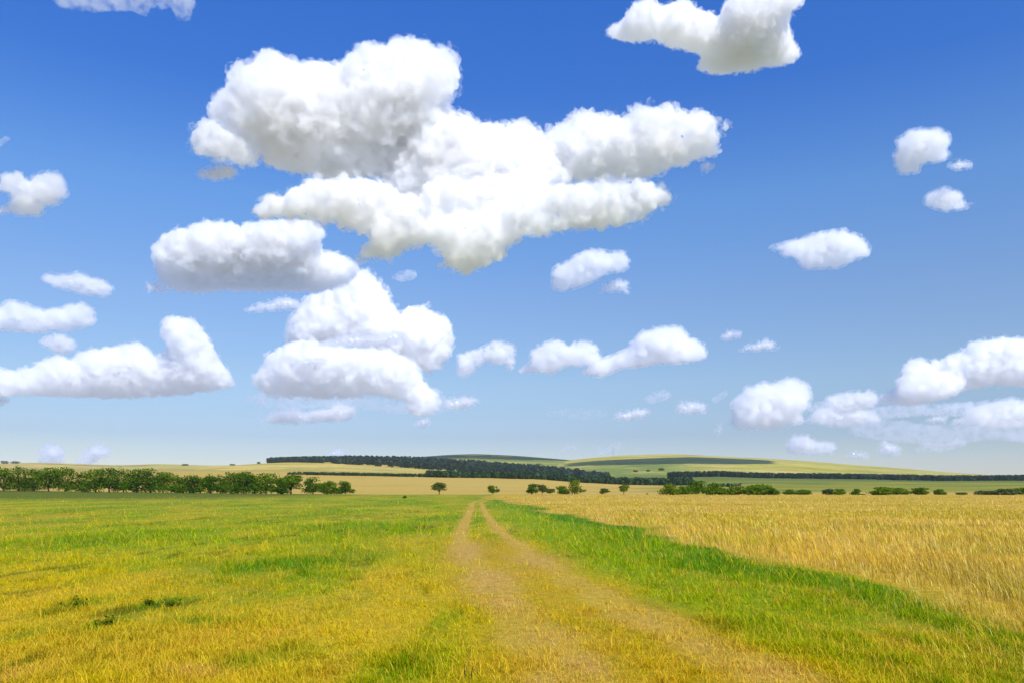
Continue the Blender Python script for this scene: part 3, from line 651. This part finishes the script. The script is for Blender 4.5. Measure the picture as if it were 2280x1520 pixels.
def volume_mat(dens, scale, lo_, hi_):
    m = bpy.data.materials.new('cloud_vapour'); m.use_nodes = True; nt = m.node_tree; nt.nodes.clear(); out = nt.nodes.new('ShaderNodeOutputMaterial')
    v = nt.nodes.new('ShaderNodeVolumeScatter'); v.inputs['Color'].default_value = (.964, .983, 1, 1); v.inputs['Anisotropy'].default_value = .25
    tc = nt.nodes.new('ShaderNodeTexCoord'); n = nt.nodes.new('ShaderNodeTexNoise'); n.inputs['Scale'].default_value = 1 / scale; n.inputs['Detail'].default_value = 4.5; n.inputs['Roughness'].default_value = .62
    nt.links.new(tc.outputs['Object'], n.inputs['Vector'])
    mr = nt.nodes.new('ShaderNodeMapRange'); mr.inputs[1].default_value = lo_; mr.inputs[2].default_value = hi_; mr.inputs[3].default_value = 0; mr.inputs[4].default_value = dens
    nt.links.new(n.outputs['Fac'], mr.inputs[0]); nt.links.new(mr.outputs[0], v.inputs['Density'])
    nt.links.new(v.outputs[0], out.inputs['Volume']); return m
M_core = bpy.data.materials.new('cloud_core'); M_core.use_nodes = True; nt = M_core.node_tree; nt.nodes.clear()
out = nt.nodes.new('ShaderNodeOutputMaterial'); d_ = nt.nodes.new('ShaderNodeBsdfDiffuse'); t_ = nt.nodes.new('ShaderNodeBsdfTranslucent'); mx = nt.nodes.new('ShaderNodeMixShader')
d_.inputs[0].default_value = t_.inputs[0].default_value = (.97, .97, .97, 1); mx.inputs[0].default_value = CORE_TR
nt.links.new(d_.outputs[0], mx.inputs[1]); nt.links.new(t_.outputs[0], mx.inputs[2]); nt.links.new(mx.outputs[0], out.inputs['Surface'])
def evaluated(me, mods):
    ob = bpy.data.objects.new('tmp', me); COL.objects.link(ob)
    for kind, kw in mods:
        m = ob.modifiers.new(kind.lower(), kind)
        for k_, v_ in kw.items(): setattr(m, k_, v_)
    r = bpy.data.meshes.new_from_object(ob.evaluated_get(bpy.context.evaluated_depsgraph_get()))
    bpy.data.objects.remove(ob); bpy.data.meshes.remove(me); return r
def cloud(lobes, Yd, mfp, label, seed, amp=1.0, core=True, thin=1.0):
    mfp *= MF; soft = mfp > 17
    rd = random.Random(seed); sp = []; area = 0
    for lb in lobes:
        poly = lb[0]; dp, th, sh = (lb[1:] + (0, 1., .4)[len(lb) - 1:]) if len(lb) < 4 else lb[1:]
        s, a = puffs(poly, rd, dp, th * thin, sh); sp += s; area += a
    s0 = Yd / F
    cxm = sum(p[0] for p in sp) / len(sp); cym = sum(p[2] for p in sp) / len(sp)
    loc = []
    for px, dp, py, r in sp:
        q = (Yd + dp * s0) / Yd
        loc.append(((px - CX) * q - (cxm - CX), dp, (HY - py) * q - (HY - cym), r * q))
    size = math.sqrt(area); vox = min(max(size / 95, 1.25), 2.6)
    Lf = min(max(size * .085, 7), 40)
    rm = ('REMESH', dict(mode='VOXEL', voxel_size=vox, use_smooth_shade=True))
    def dsp(kind, sc_, a, mid, dep=3): return ('DISPLACE', dict(texture=tex(kind, Lf * sc_, dep), strength=a * Lf * amp, mid_level=mid, texture_coords='LOCAL'))
    small = float(sstep(240, 80, size))
    ins, exp_ = (.12 + .20 * small) * Lf, (.09 + .34 * small) * Lf
    hull = evaluated(spheres_mesh([(x_, y_, z_, max(r - ins, r * .5)) for x_, y_, z_, r in loc], 'cloud'), [rm, dsp('VORONOI', 1.0, -.36, .4), dsp('VORONOI', .4, -.17, .4), dsp('VORONOI', .18, -.05, .4), dsp('CLOUDS', .45, .5, .5, 5)])
    fringe = evaluated(spheres_mesh([(x_, y_, z_, r + exp_) for x_, y_, z_, r in loc], 'cloud'), [rm, dsp('VORONOI', .9, -.36, .4), dsp('CLOUDS', .5, .55, .5, 5)])
    parts = [(fringe, 0)] if soft else [(hull, 0), (fringe, 2)]
    if soft: bpy.data.meshes.remove(hull)
    if core and not soft:
        inset = min(mfp * CORE_D, max(r for *_, r in loc) * .5) + .1 * Lf
        cs = [(x_, y_, z_, r - inset) for x_, y_, z_, r in loc if r > inset + 2.5]
        if cs: parts.append((evaluated(spheres_mesh(cs, 'core'), [('REMESH', dict(mode='VOXEL', voxel_size=vox * 1.5, use_smooth_shade=True))]), 1))
    V, Fq, Mi, o = [], {3: [], 4: []}, {3: [], 4: []}, 0
    for me, mi in parts:
        v = np.empty(len(me.vertices) * 3, np.float32); me.vertices.foreach_get('co', v); V.append(v.reshape(-1, 3))
        li = np.empty(len(me.loops), np.int32); me.loops.foreach_get('vertex_index', li); tot = np.empty(len(me.polygons), np.int32); me.polygons.foreach_get('loop_total', tot)
        st = np.concatenate([[0], np.cumsum(tot)[:-1]])
        for k in (3, 4):
            w = np.where(tot == k)[0]
            if len(w): Fq[k].append(np.stack([li[st[w] + j] for j in range(k)], 1) + o); Mi[k].append(np.full(len(w), mi))
        o += len(me.vertices); bpy.data.meshes.remove(me)
    faces = [np.concatenate(Fq[k]) for k in (3, 4) if Fq[k]]; mi = np.concatenate([np.concatenate(Mi[k]) for k in (3, 4) if Mi[k]]).astype(np.int32)
    me = mesh_np('cloud', np.concatenate(V), faces, None, True); me.polygons.foreach_set('material_index', mi)
    ob = add('cloud', me, volume_mat(1.3 / (mfp * s0), Lf * (2.1 if soft else 1.1 + .8 * small), *((.40, .62) if soft else (HUT[0] + .03 * small, HUT[1] + .07 * small)))); me.materials.append(M_core); me.materials.append(volume_mat(FRD / (mfp * s0), Lf * (1.1 + 1.0 * small), FRT[0] - .01 * small, FRT[1] + .0 * small))
    ob.scale = (s0,) * 3; ob.location = ((cxm - CX) * s0, Yd, CAMH + (HY - cym) * s0)
    tag(ob, label, 'cloud', 'cumulus clouds')
    return len(me.vertices)
CLOUDS = [
 # lobes (outline, depth, thickness, shear), distance, softness, label
 ([([(470,240),(485,215),(510,190),(515,165),(560,140),(590,122),(620,118),(645,130),(660,148),(695,152),(720,146),(760,155),(768,125),(800,110),(845,105),(860,100),(900,97),(935,95),(960,110),(985,105),(1015,120),(1022,155),(1018,185),(1000,215),(995,232),(1010,270),(960,330),(900,385),(820,395),(740,392),(690,390),(640,382),(590,368),(570,340),(530,310),(500,280),(470,262)],40,.9,.5),
   ([(430,340),(420,320),(438,285),(465,265),(490,272),(520,290),(545,315),(580,335),(575,360),(545,370),(500,358),(460,350)],0,1.,.3),
   ([(960,250),(1000,240),(1050,270),(1110,285),(1150,275),(1180,272),(1210,305),(1225,330),(1280,400),(1250,430),(1150,470),(1050,480),(950,470),(880,440),(850,400),(900,330)],40,.9,.4),
   ([(1218,310),(1225,285),(1260,262),(1290,252),(1345,260),(1400,262),(1395,235),(1430,240),(1470,232),(1500,245),(1530,255),(1565,240),(1590,262),(1600,285),(1605,320),(1590,345),(1545,360),(1500,372),(1465,395),(1400,400),(1330,405),(1260,400),(1220,370)],50,.8,.5),
   ([(1270,410),(1330,402),(1400,400),(1480,412),(1503,435),(1495,455),(1450,470),(1435,490),(1370,510),(1300,515),(1220,520),(1160,525),(1100,520),(1050,480),(1100,440),(1200,430)],-70,.8,.3),
   ([(555,475),(580,445),(640,425),(690,398),(760,392),(830,398),(900,430),(980,450),(1020,480),(960,540),(900,560),(860,580),(790,585),(800,550),(820,530),(790,515),(740,500),(650,490),(600,492)],-10,.7,.3),
   ([(950,480),(1030,462),(1110,470),(1180,490),(1160,525),(1130,550),(1125,575),(1080,590),(1040,612),(1000,602),(965,597),(985,575),(960,540),(930,520)],-40,.8,.3),
   ([(930,410),(1000,385),(1100,385),(1210,395),(1290,425),(1220,480),(1100,500),(1000,490),(930,470)],-25,.7,.3),
   ([(1605,275),(1620,268),(1635,280),(1615,290)],0,1,0), ([(1562,385),(1575,362),(1595,365),(1590,380)],0,1,0)],
  2400, 6.5, 'largest white cloud with a grey base, filling the upper middle of the sky'),
 ([([(340,575),(350,545),(385,515),(430,508),(450,495),(490,492),(540,505),(580,495),(640,492),(690,488),(718,505),(722,530),(710,550),(720,562),(770,570),(800,590),(795,615),(760,640),(700,650),(600,650),(500,648),(430,655),(370,640),(345,610)],0,.9,.8), ([(315,650),(330,630),(355,625),(385,645),(370,655)],0,1,0)],
  3600, 5, 'wide flat based cloud below the left end of the largest cloud'),
 ([([(640,735),(660,690),(690,660),(740,645),(800,600),(820,595),(840,625),(865,650),(872,680),(890,700),(920,685),(950,680),(975,700),(1000,710),(1010,740),(1012,770),(1000,800),(980,820),(950,830),(900,800),(800,770),(700,765),(640,765)],60,.9,.3),
   ([(560,858),(570,830),(600,790),(640,768),(680,755),(740,768),(800,775),(870,780),(920,800),(940,840),(970,870),(960,890),(900,890),(830,880),(740,890),(660,885),(600,880)],-40,.9,.7),
   ([(930,850),(975,870),(985,890),(975,910),(940,930),(910,920),(900,890)],-20,.8,.2)], 6800, 5, 'tall towering cloud standing under the flat based one, left of centre'),
 ([([(690,770),(740,752),(790,742),(840,748),(880,735),(905,745),(890,765),(820,772),(740,776)],0,.8,.3)], 5600, 7, 'thin grey streak of cloud across the middle of the tower'),
 ([([(640,815),(660,800),(700,795),(735,800),(720,812),(680,818)],0,.8,.3)], 5600, 7, 'short grey cloud streak on the left of the tower'),
 ([([(575,940),(600,920),(640,910),(690,915),(730,908),(755,897),(790,905),(800,922),(760,938),(700,940),(640,945)],0,.9,.4)], 8200, 6, 'long low cloud with a bright knob below the tower'),
 ([([(985,905),(1000,885),(1040,880),(1070,890),(1050,908),(1005,915)],0,.9,.3)], 8200, 7, 'pale soft cloud right of the foot of the tower'),
 ([([(918,945),(930,930),(955,928),(960,945),(940,953)],0,.9,.2)], 8600, 7, 'tiny pale cloud under the right foot of the tower'),
 ([([(-60,830),(0,815),(25,825),(70,815),(95,800),(130,790),(160,800),(175,785),(215,775),(250,772),(290,765),(302,758),(324,776),(352,795),(374,782),(364,755),(356,730),(370,711),(420,705),(450,725),(465,760),(480,785),(500,810),(525,845),(520,860),(480,870),(420,878),(330,885),(230,888),(130,882),(60,880),(0,885),(-60,880)],0,.8,.5)], 7200, 5.5, 'long lumpy cloud bank on the left with one tall rounded tower'),
 ([([(-60,700),(0,680),(30,672),(60,680),(100,692),(140,685),(180,675),(205,690),(208,720),(170,733),(100,740),(40,738),(0,735),(-60,730)],0,.9,.6)], 5000, 6, 'two humped cloud at the left edge above the lumpy bank'),
 ([([(85,762),(110,748),(135,740),(160,755),(170,775),(150,790),(120,785)],0,.9,.3)], 6000, 7, 'small round cloud puff between the two humped cloud and the bank'),
 ([([(-40,905),(-20,885),(10,880),(20,890),(5,905)],0,.9,.3)], 7500, 7, 'scrap of cloud at the left edge below the lumpy bank'),
 ([([(90,622),(110,610),(150,612),(180,605),(200,620),(245,628),(255,650),(235,662),(190,658),(140,645)],0,.8,.4)], 4200, 7, 'slanting thin cloud at the left above the two humped one'),
 ([([(-60,420),(0,408),(15,388),(50,386),(68,403),(100,385),(140,388),(150,430),(125,450),(102,462),(90,480),(50,482),(10,478),(-30,476),(25,452),(22,430),(0,425)],0,.7,.5)], 2700, 8, 'ragged notched cloud at the left edge, halfway up the sky'),
 ([([(-30,325),(0,312),(28,300),(20,310),(0,325)],0,.8,.2)], 2500, 14, 'thin wisp at the left edge above the ragged cloud'),
 ([([(90,-30),(420,-50),(430,10),(417,45),(397,42),(378,8),(330,12),(325,36),(290,20),(200,20),(150,18),(120,0)],0,.6,.3)], 1900, 34, 'thin cloud cut off by the top edge at the upper left'),
 ([([(1340,75),(1370,55),(1395,40),(1400,10),(1440,0),(1470,15),(1530,8),(1550,28),(1600,35),(1612,10),(1650,-20),(1780,-30),(1790,5),(1757,30),(1755,60),(1770,100),(1787,120),(1770,140),(1710,150),(1640,160),(1600,168),(1550,155),(1562,120),(1530,112),(1500,105),(1460,88),(1420,92),(1380,92)],0,.8,.7)], 2100, 6, 'large grey based cloud cut by the top edge, right of centre'),
 ([([(1988,345),(2003,330),(1998,308),(2040,290),(2090,290),(2118,308),(2103,330),(2122,350),(2085,362),(2050,366),(2048,386),(2000,388)],0,.8,.6)], 2700, 8, 'ragged cloud alone high on the right side'),
 ([([(2105,370),(2130,355),(2160,362),(2165,375),(2130,380)],0,.9,.3)], 2800, 7, 'tiny cloud beside the lower right of the ragged right cloud'),
 ([([(2055,450),(2070,428),(2110,418),(2135,430),(2150,455),(2190,448),(2150,466),(2110,472),(2080,465)],0,.9,.5)], 2900, 8, 'small domed cloud with a thin tail, below the ragged right cloud'),
 ([([(1700,550),(1740,545),(1810,525),(1880,513),(1910,525),(1937,555),(1930,570),(1900,580),(1870,597),(1790,600),(1770,575),(1740,562)],0,.8,.6)], 3400, 7, 'wedge shaped cloud pointing left in the right half of the sky'),
 ([([(1225,645),(1232,600),(1270,580),(1300,560),(1350,562),(1390,560),(1402,592),(1378,602),(1350,605),(1320,630),(1260,650)],0,.9,.5)], 3800, 7, 'slanting cloud under the right part of the largest cloud'),
 ([([(1328,655),(1345,630),(1370,620),(1400,630),(1403,655),(1370,650)],0,.9,.4)], 3900, 8, 'small arched cloud just below the slanting one'),
 ([([(535,695),(560,680),(600,668),(640,658),(672,672),(668,690),(620,692),(560,697)],0,.7,.3)], 5200, 7, 'faint grey wedge of cloud left of the tower top'),
 ([([(870,622),(885,608),(910,602),(928,608),(920,622),(895,626)],0,.8,.3)], 5200, 14, 'faint small wisp right of the tower top'),
 ([([(1016,832),(1020,790),(1050,783),(1080,770),(1105,758),(1145,770),(1148,800),(1142,828),(1122,812),(1080,805),(1060,818),(1052,838),(1030,840)],0,.8,.4)], 6800, 7, 'arched cloud at the left end of the middle chain'),
 ([([(1150,828),(1180,805),(1193,770),(1210,765),(1240,758),(1265,770),(1290,762),(1315,762),(1335,785),(1330,808),(1260,815),(1230,832),(1190,830)],0,.9,.5)], 6800, 6, 'lumpy middle cloud of the chain above the mast hill'),
 ([([(1295,832),(1310,805),(1350,795),(1400,775),(1430,740),(1475,730),(1510,728),(1535,755),(1570,768),(1573,790),(1540,806),(1450,812),(1380,822),(1340,840)],0,.9,.5)], 6800, 5.5, 'domed bright cloud at the right end of the middle chain'),
 ([([(1598,752),(1620,733),(1650,740),(1652,752),(1615,758)],0,.9,.3)], 6000, 8, 'tiny cloud right of the domed cloud of the chain'),
 ([([(1633,783),(1670,765),(1705,752),(1735,770),(1737,778),(1680,782)],0,.9,.3)], 6000, 8, 'small triangular cloud below the tiny one, right of the chain'),
 ([([(1950,897),(1960,880),(1998,860),(2010,820),(2030,798),(2070,805),(2120,790),(2170,760),(2230,752),(2250,748),(2350,770),(2350,860),(2200,860),(2130,875),(2100,892),(2020,905)],0,.8,.5), ([(2000,840),(2060,822),(2130,830),(2150,860),(2110,885),(2040,895),(1990,880)],-40,.8,.5)], 7600, 5.5, 'big rising cloud bank at the right edge'),
 ([([(1832,900),(1848,880),(1900,872),(1945,868),(1962,895),(1932,915),(1870,922)],0,.9,.4)], 8000, 8, 'low cloud joined to the left of the big right bank'),
 ([([(1625,945),(1632,900),(1660,862),(1700,855),(1740,848),(1765,842),(1800,860),(1805,890),(1782,920),(1790,940),(1720,955),(1650,957)],0,.9,.4)], 8000, 7, 'tufted upright cloud left of the big right bank'),
 ([([(1590,968),(1596,940),(1606,938),(1608,968)],0,.9,.2)], 8600, 7, 'thin upright wisp left of the tufted cloud'),
 ([([(1360,932),(1380,915),(1420,908),(1448,912),(1440,930),(1390,938)],0,.9,.4)], 8400, 7, 'small flat cloud low over the mast hill'),
 ([([(1500,922),(1515,895),(1545,890),(1578,905),(1570,920)],0,.9,.3)], 8400, 7, 'pale puff right of the small flat cloud over the mast hill'),
 ([([(1430,890),(1450,875),(1480,868),(1500,880),(1475,890),(1450,898)],0,.7,.3)], 8400, 16, 'faint wisp above the small flat cloud over the mast hill'),
 ([([(1580,890),(1600,876),(1622,866),(1618,882),(1595,894)],0,.7,.3)], 8400, 16, 'faint wisp at the upper left of the tufted cloud'),
 ([([(1748,1005),(1762,970),(1800,968),(1822,985),(1862,985),(1862,1008),(1800,1014)],0,.9,.3)], 9500, 8.5, 'low double puff near the horizon under the tufted cloud'),
 ([([(1948,1012),(1968,975),(1990,988),(2008,1000),(2002,1018)],0,.9,.3)], 9500, 8.5, 'small peaked puff near the horizon right of the double puff'),
 ([([(2048,940),(2080,920),(2110,928),(2104,943)],0,.9,.3)], 9000, 8.5, 'small soft puff under the big right bank'),
 ([([(2195,930),(2210,908),(2230,915),(2232,932)],0,.9,.3)], 9000, 8.5, 'small soft puff near the right edge under the bank'),
 ([([(2030,1005),(2060,985),(2090,988),(2120,985),(2140,965),(2152,988),(2110,1002)],0,.7,.2)], 9500, 16, 'faint broken puffs low on the right beneath the bank'),
 ([([(80,1034),(95,990),(125,984),(140,1000),(147,1034)],0,.9,.2)], 9800, 8.5, 'upright pale puff on the left horizon above the tree row'),
 ([([(158,1036),(190,1002),(215,980),(247,1000),(240,1015),(200,1034)],0,.9,.2)], 9800, 8.5, 'slanting pale puff right of the upright one on the left horizon'),
 ([([(718,1022),(738,998),(755,996),(774,1008),(772,1022)],0,.9,.2)], 9800, 7, 'small white cap of cloud just above the hill wood'),
 ([([(1230,1008),(1262,990),(1288,995),(1268,1006)],0,.8,.2)], 9800, 15, 'faint pale streak over the dip between the two hills'),
 ([([(1322,1012),(1335,988),(1345,1000),(1372,984),(1386,985),(1372,1006)],0,.8,.2)], 9800, 16, 'faint pale wisp behind the mast'),

 ([([(1880,960),(1960,935),(2080,950),(2180,940),(2320,930),(2380,960),(2320,985),(2200,975),(2100,990),(1980,980)],0,.8,.2)], 9900, 30, 'broad pale veil of cloud low at the right edge under the bank'),
 ([([(1780,905),(1830,895),(1900,915),(1990,905),(2100,900),(2200,895),(2320,900),(2320,930),(2200,928),(2080,920),(1960,930),(1860,925)],0,.8,.2)], 9000, 16, 'grey shelf of thin cloud along the foot of the big right bank'),
 ([([(1190,924),(1260,910),(1320,913),(1360,920),(1340,930),(1270,930)],0,.6,.2)], 8800, 40, 'faint flat veil left of the small flat cloud over the mast hill'),
 ([([(430,388),(470,370),(510,368),(530,380),(522,398),(480,404),(450,400)],0,.9,.3)], 2500, 8, 'small detached cloud under the left end of the largest cloud'),
 ([([(2107, -607), (2261, -698), (2493, -723), (2725, -685), (2905, -582), (2828, -466), (2622, -350), (2429, -337), (2235, -401), (2107, -466)],0,.9,.3)], 1413, 8, 'unseen cloud above the upper right corner, added to shade the mast hill'),  # out of frame, placed to cast the shadow on the mast hill
 ([([(1785,938),(1830,905),(1890,900),(1950,915),(1962,940),(1900,952),(1840,948)],0,.8,.3)], 8800, 8, 'low pale cloud below the gap between the tufted cloud and the bank'),
 ([([(2110,945),(2180,900),(2250,888),(2340,895),(2340,955),(2220,955)],0,.8,.3)], 8800, 9, 'pale heap of cloud under the right end of the big bank'),
 ([([(1880,1020),(1895,1000),(1925,1004),(1940,1022)],0,.8,.3)], 9800, 8, 'tiny pale puff left of the small peaked puff near the horizon'),
 ([([(545,885),(600,870),(700,878),(800,885),(900,890),(985,880),(1010,905),(960,925),(860,915),(760,905),(640,905),(570,900)],40,.8,.2)], 8000, 26, 'hazy blue grey sheet of cloud along the base of the tower'),
 ([([(632,745),(650,700),(690,668),(730,690),(720,750),(680,775),(640,772)],30,.8,.2)], 7200, 24, 'pale hazy flank of cloud on the left side of the tower'),
]
for k, (lobes, Yd, mfp, lab) in enumerate(CLOUDS):
    n_ = cloud(lobes, Yd, mfp, lab, 500 + k, core=CORE_ON)

print('script', time.time() - T0)
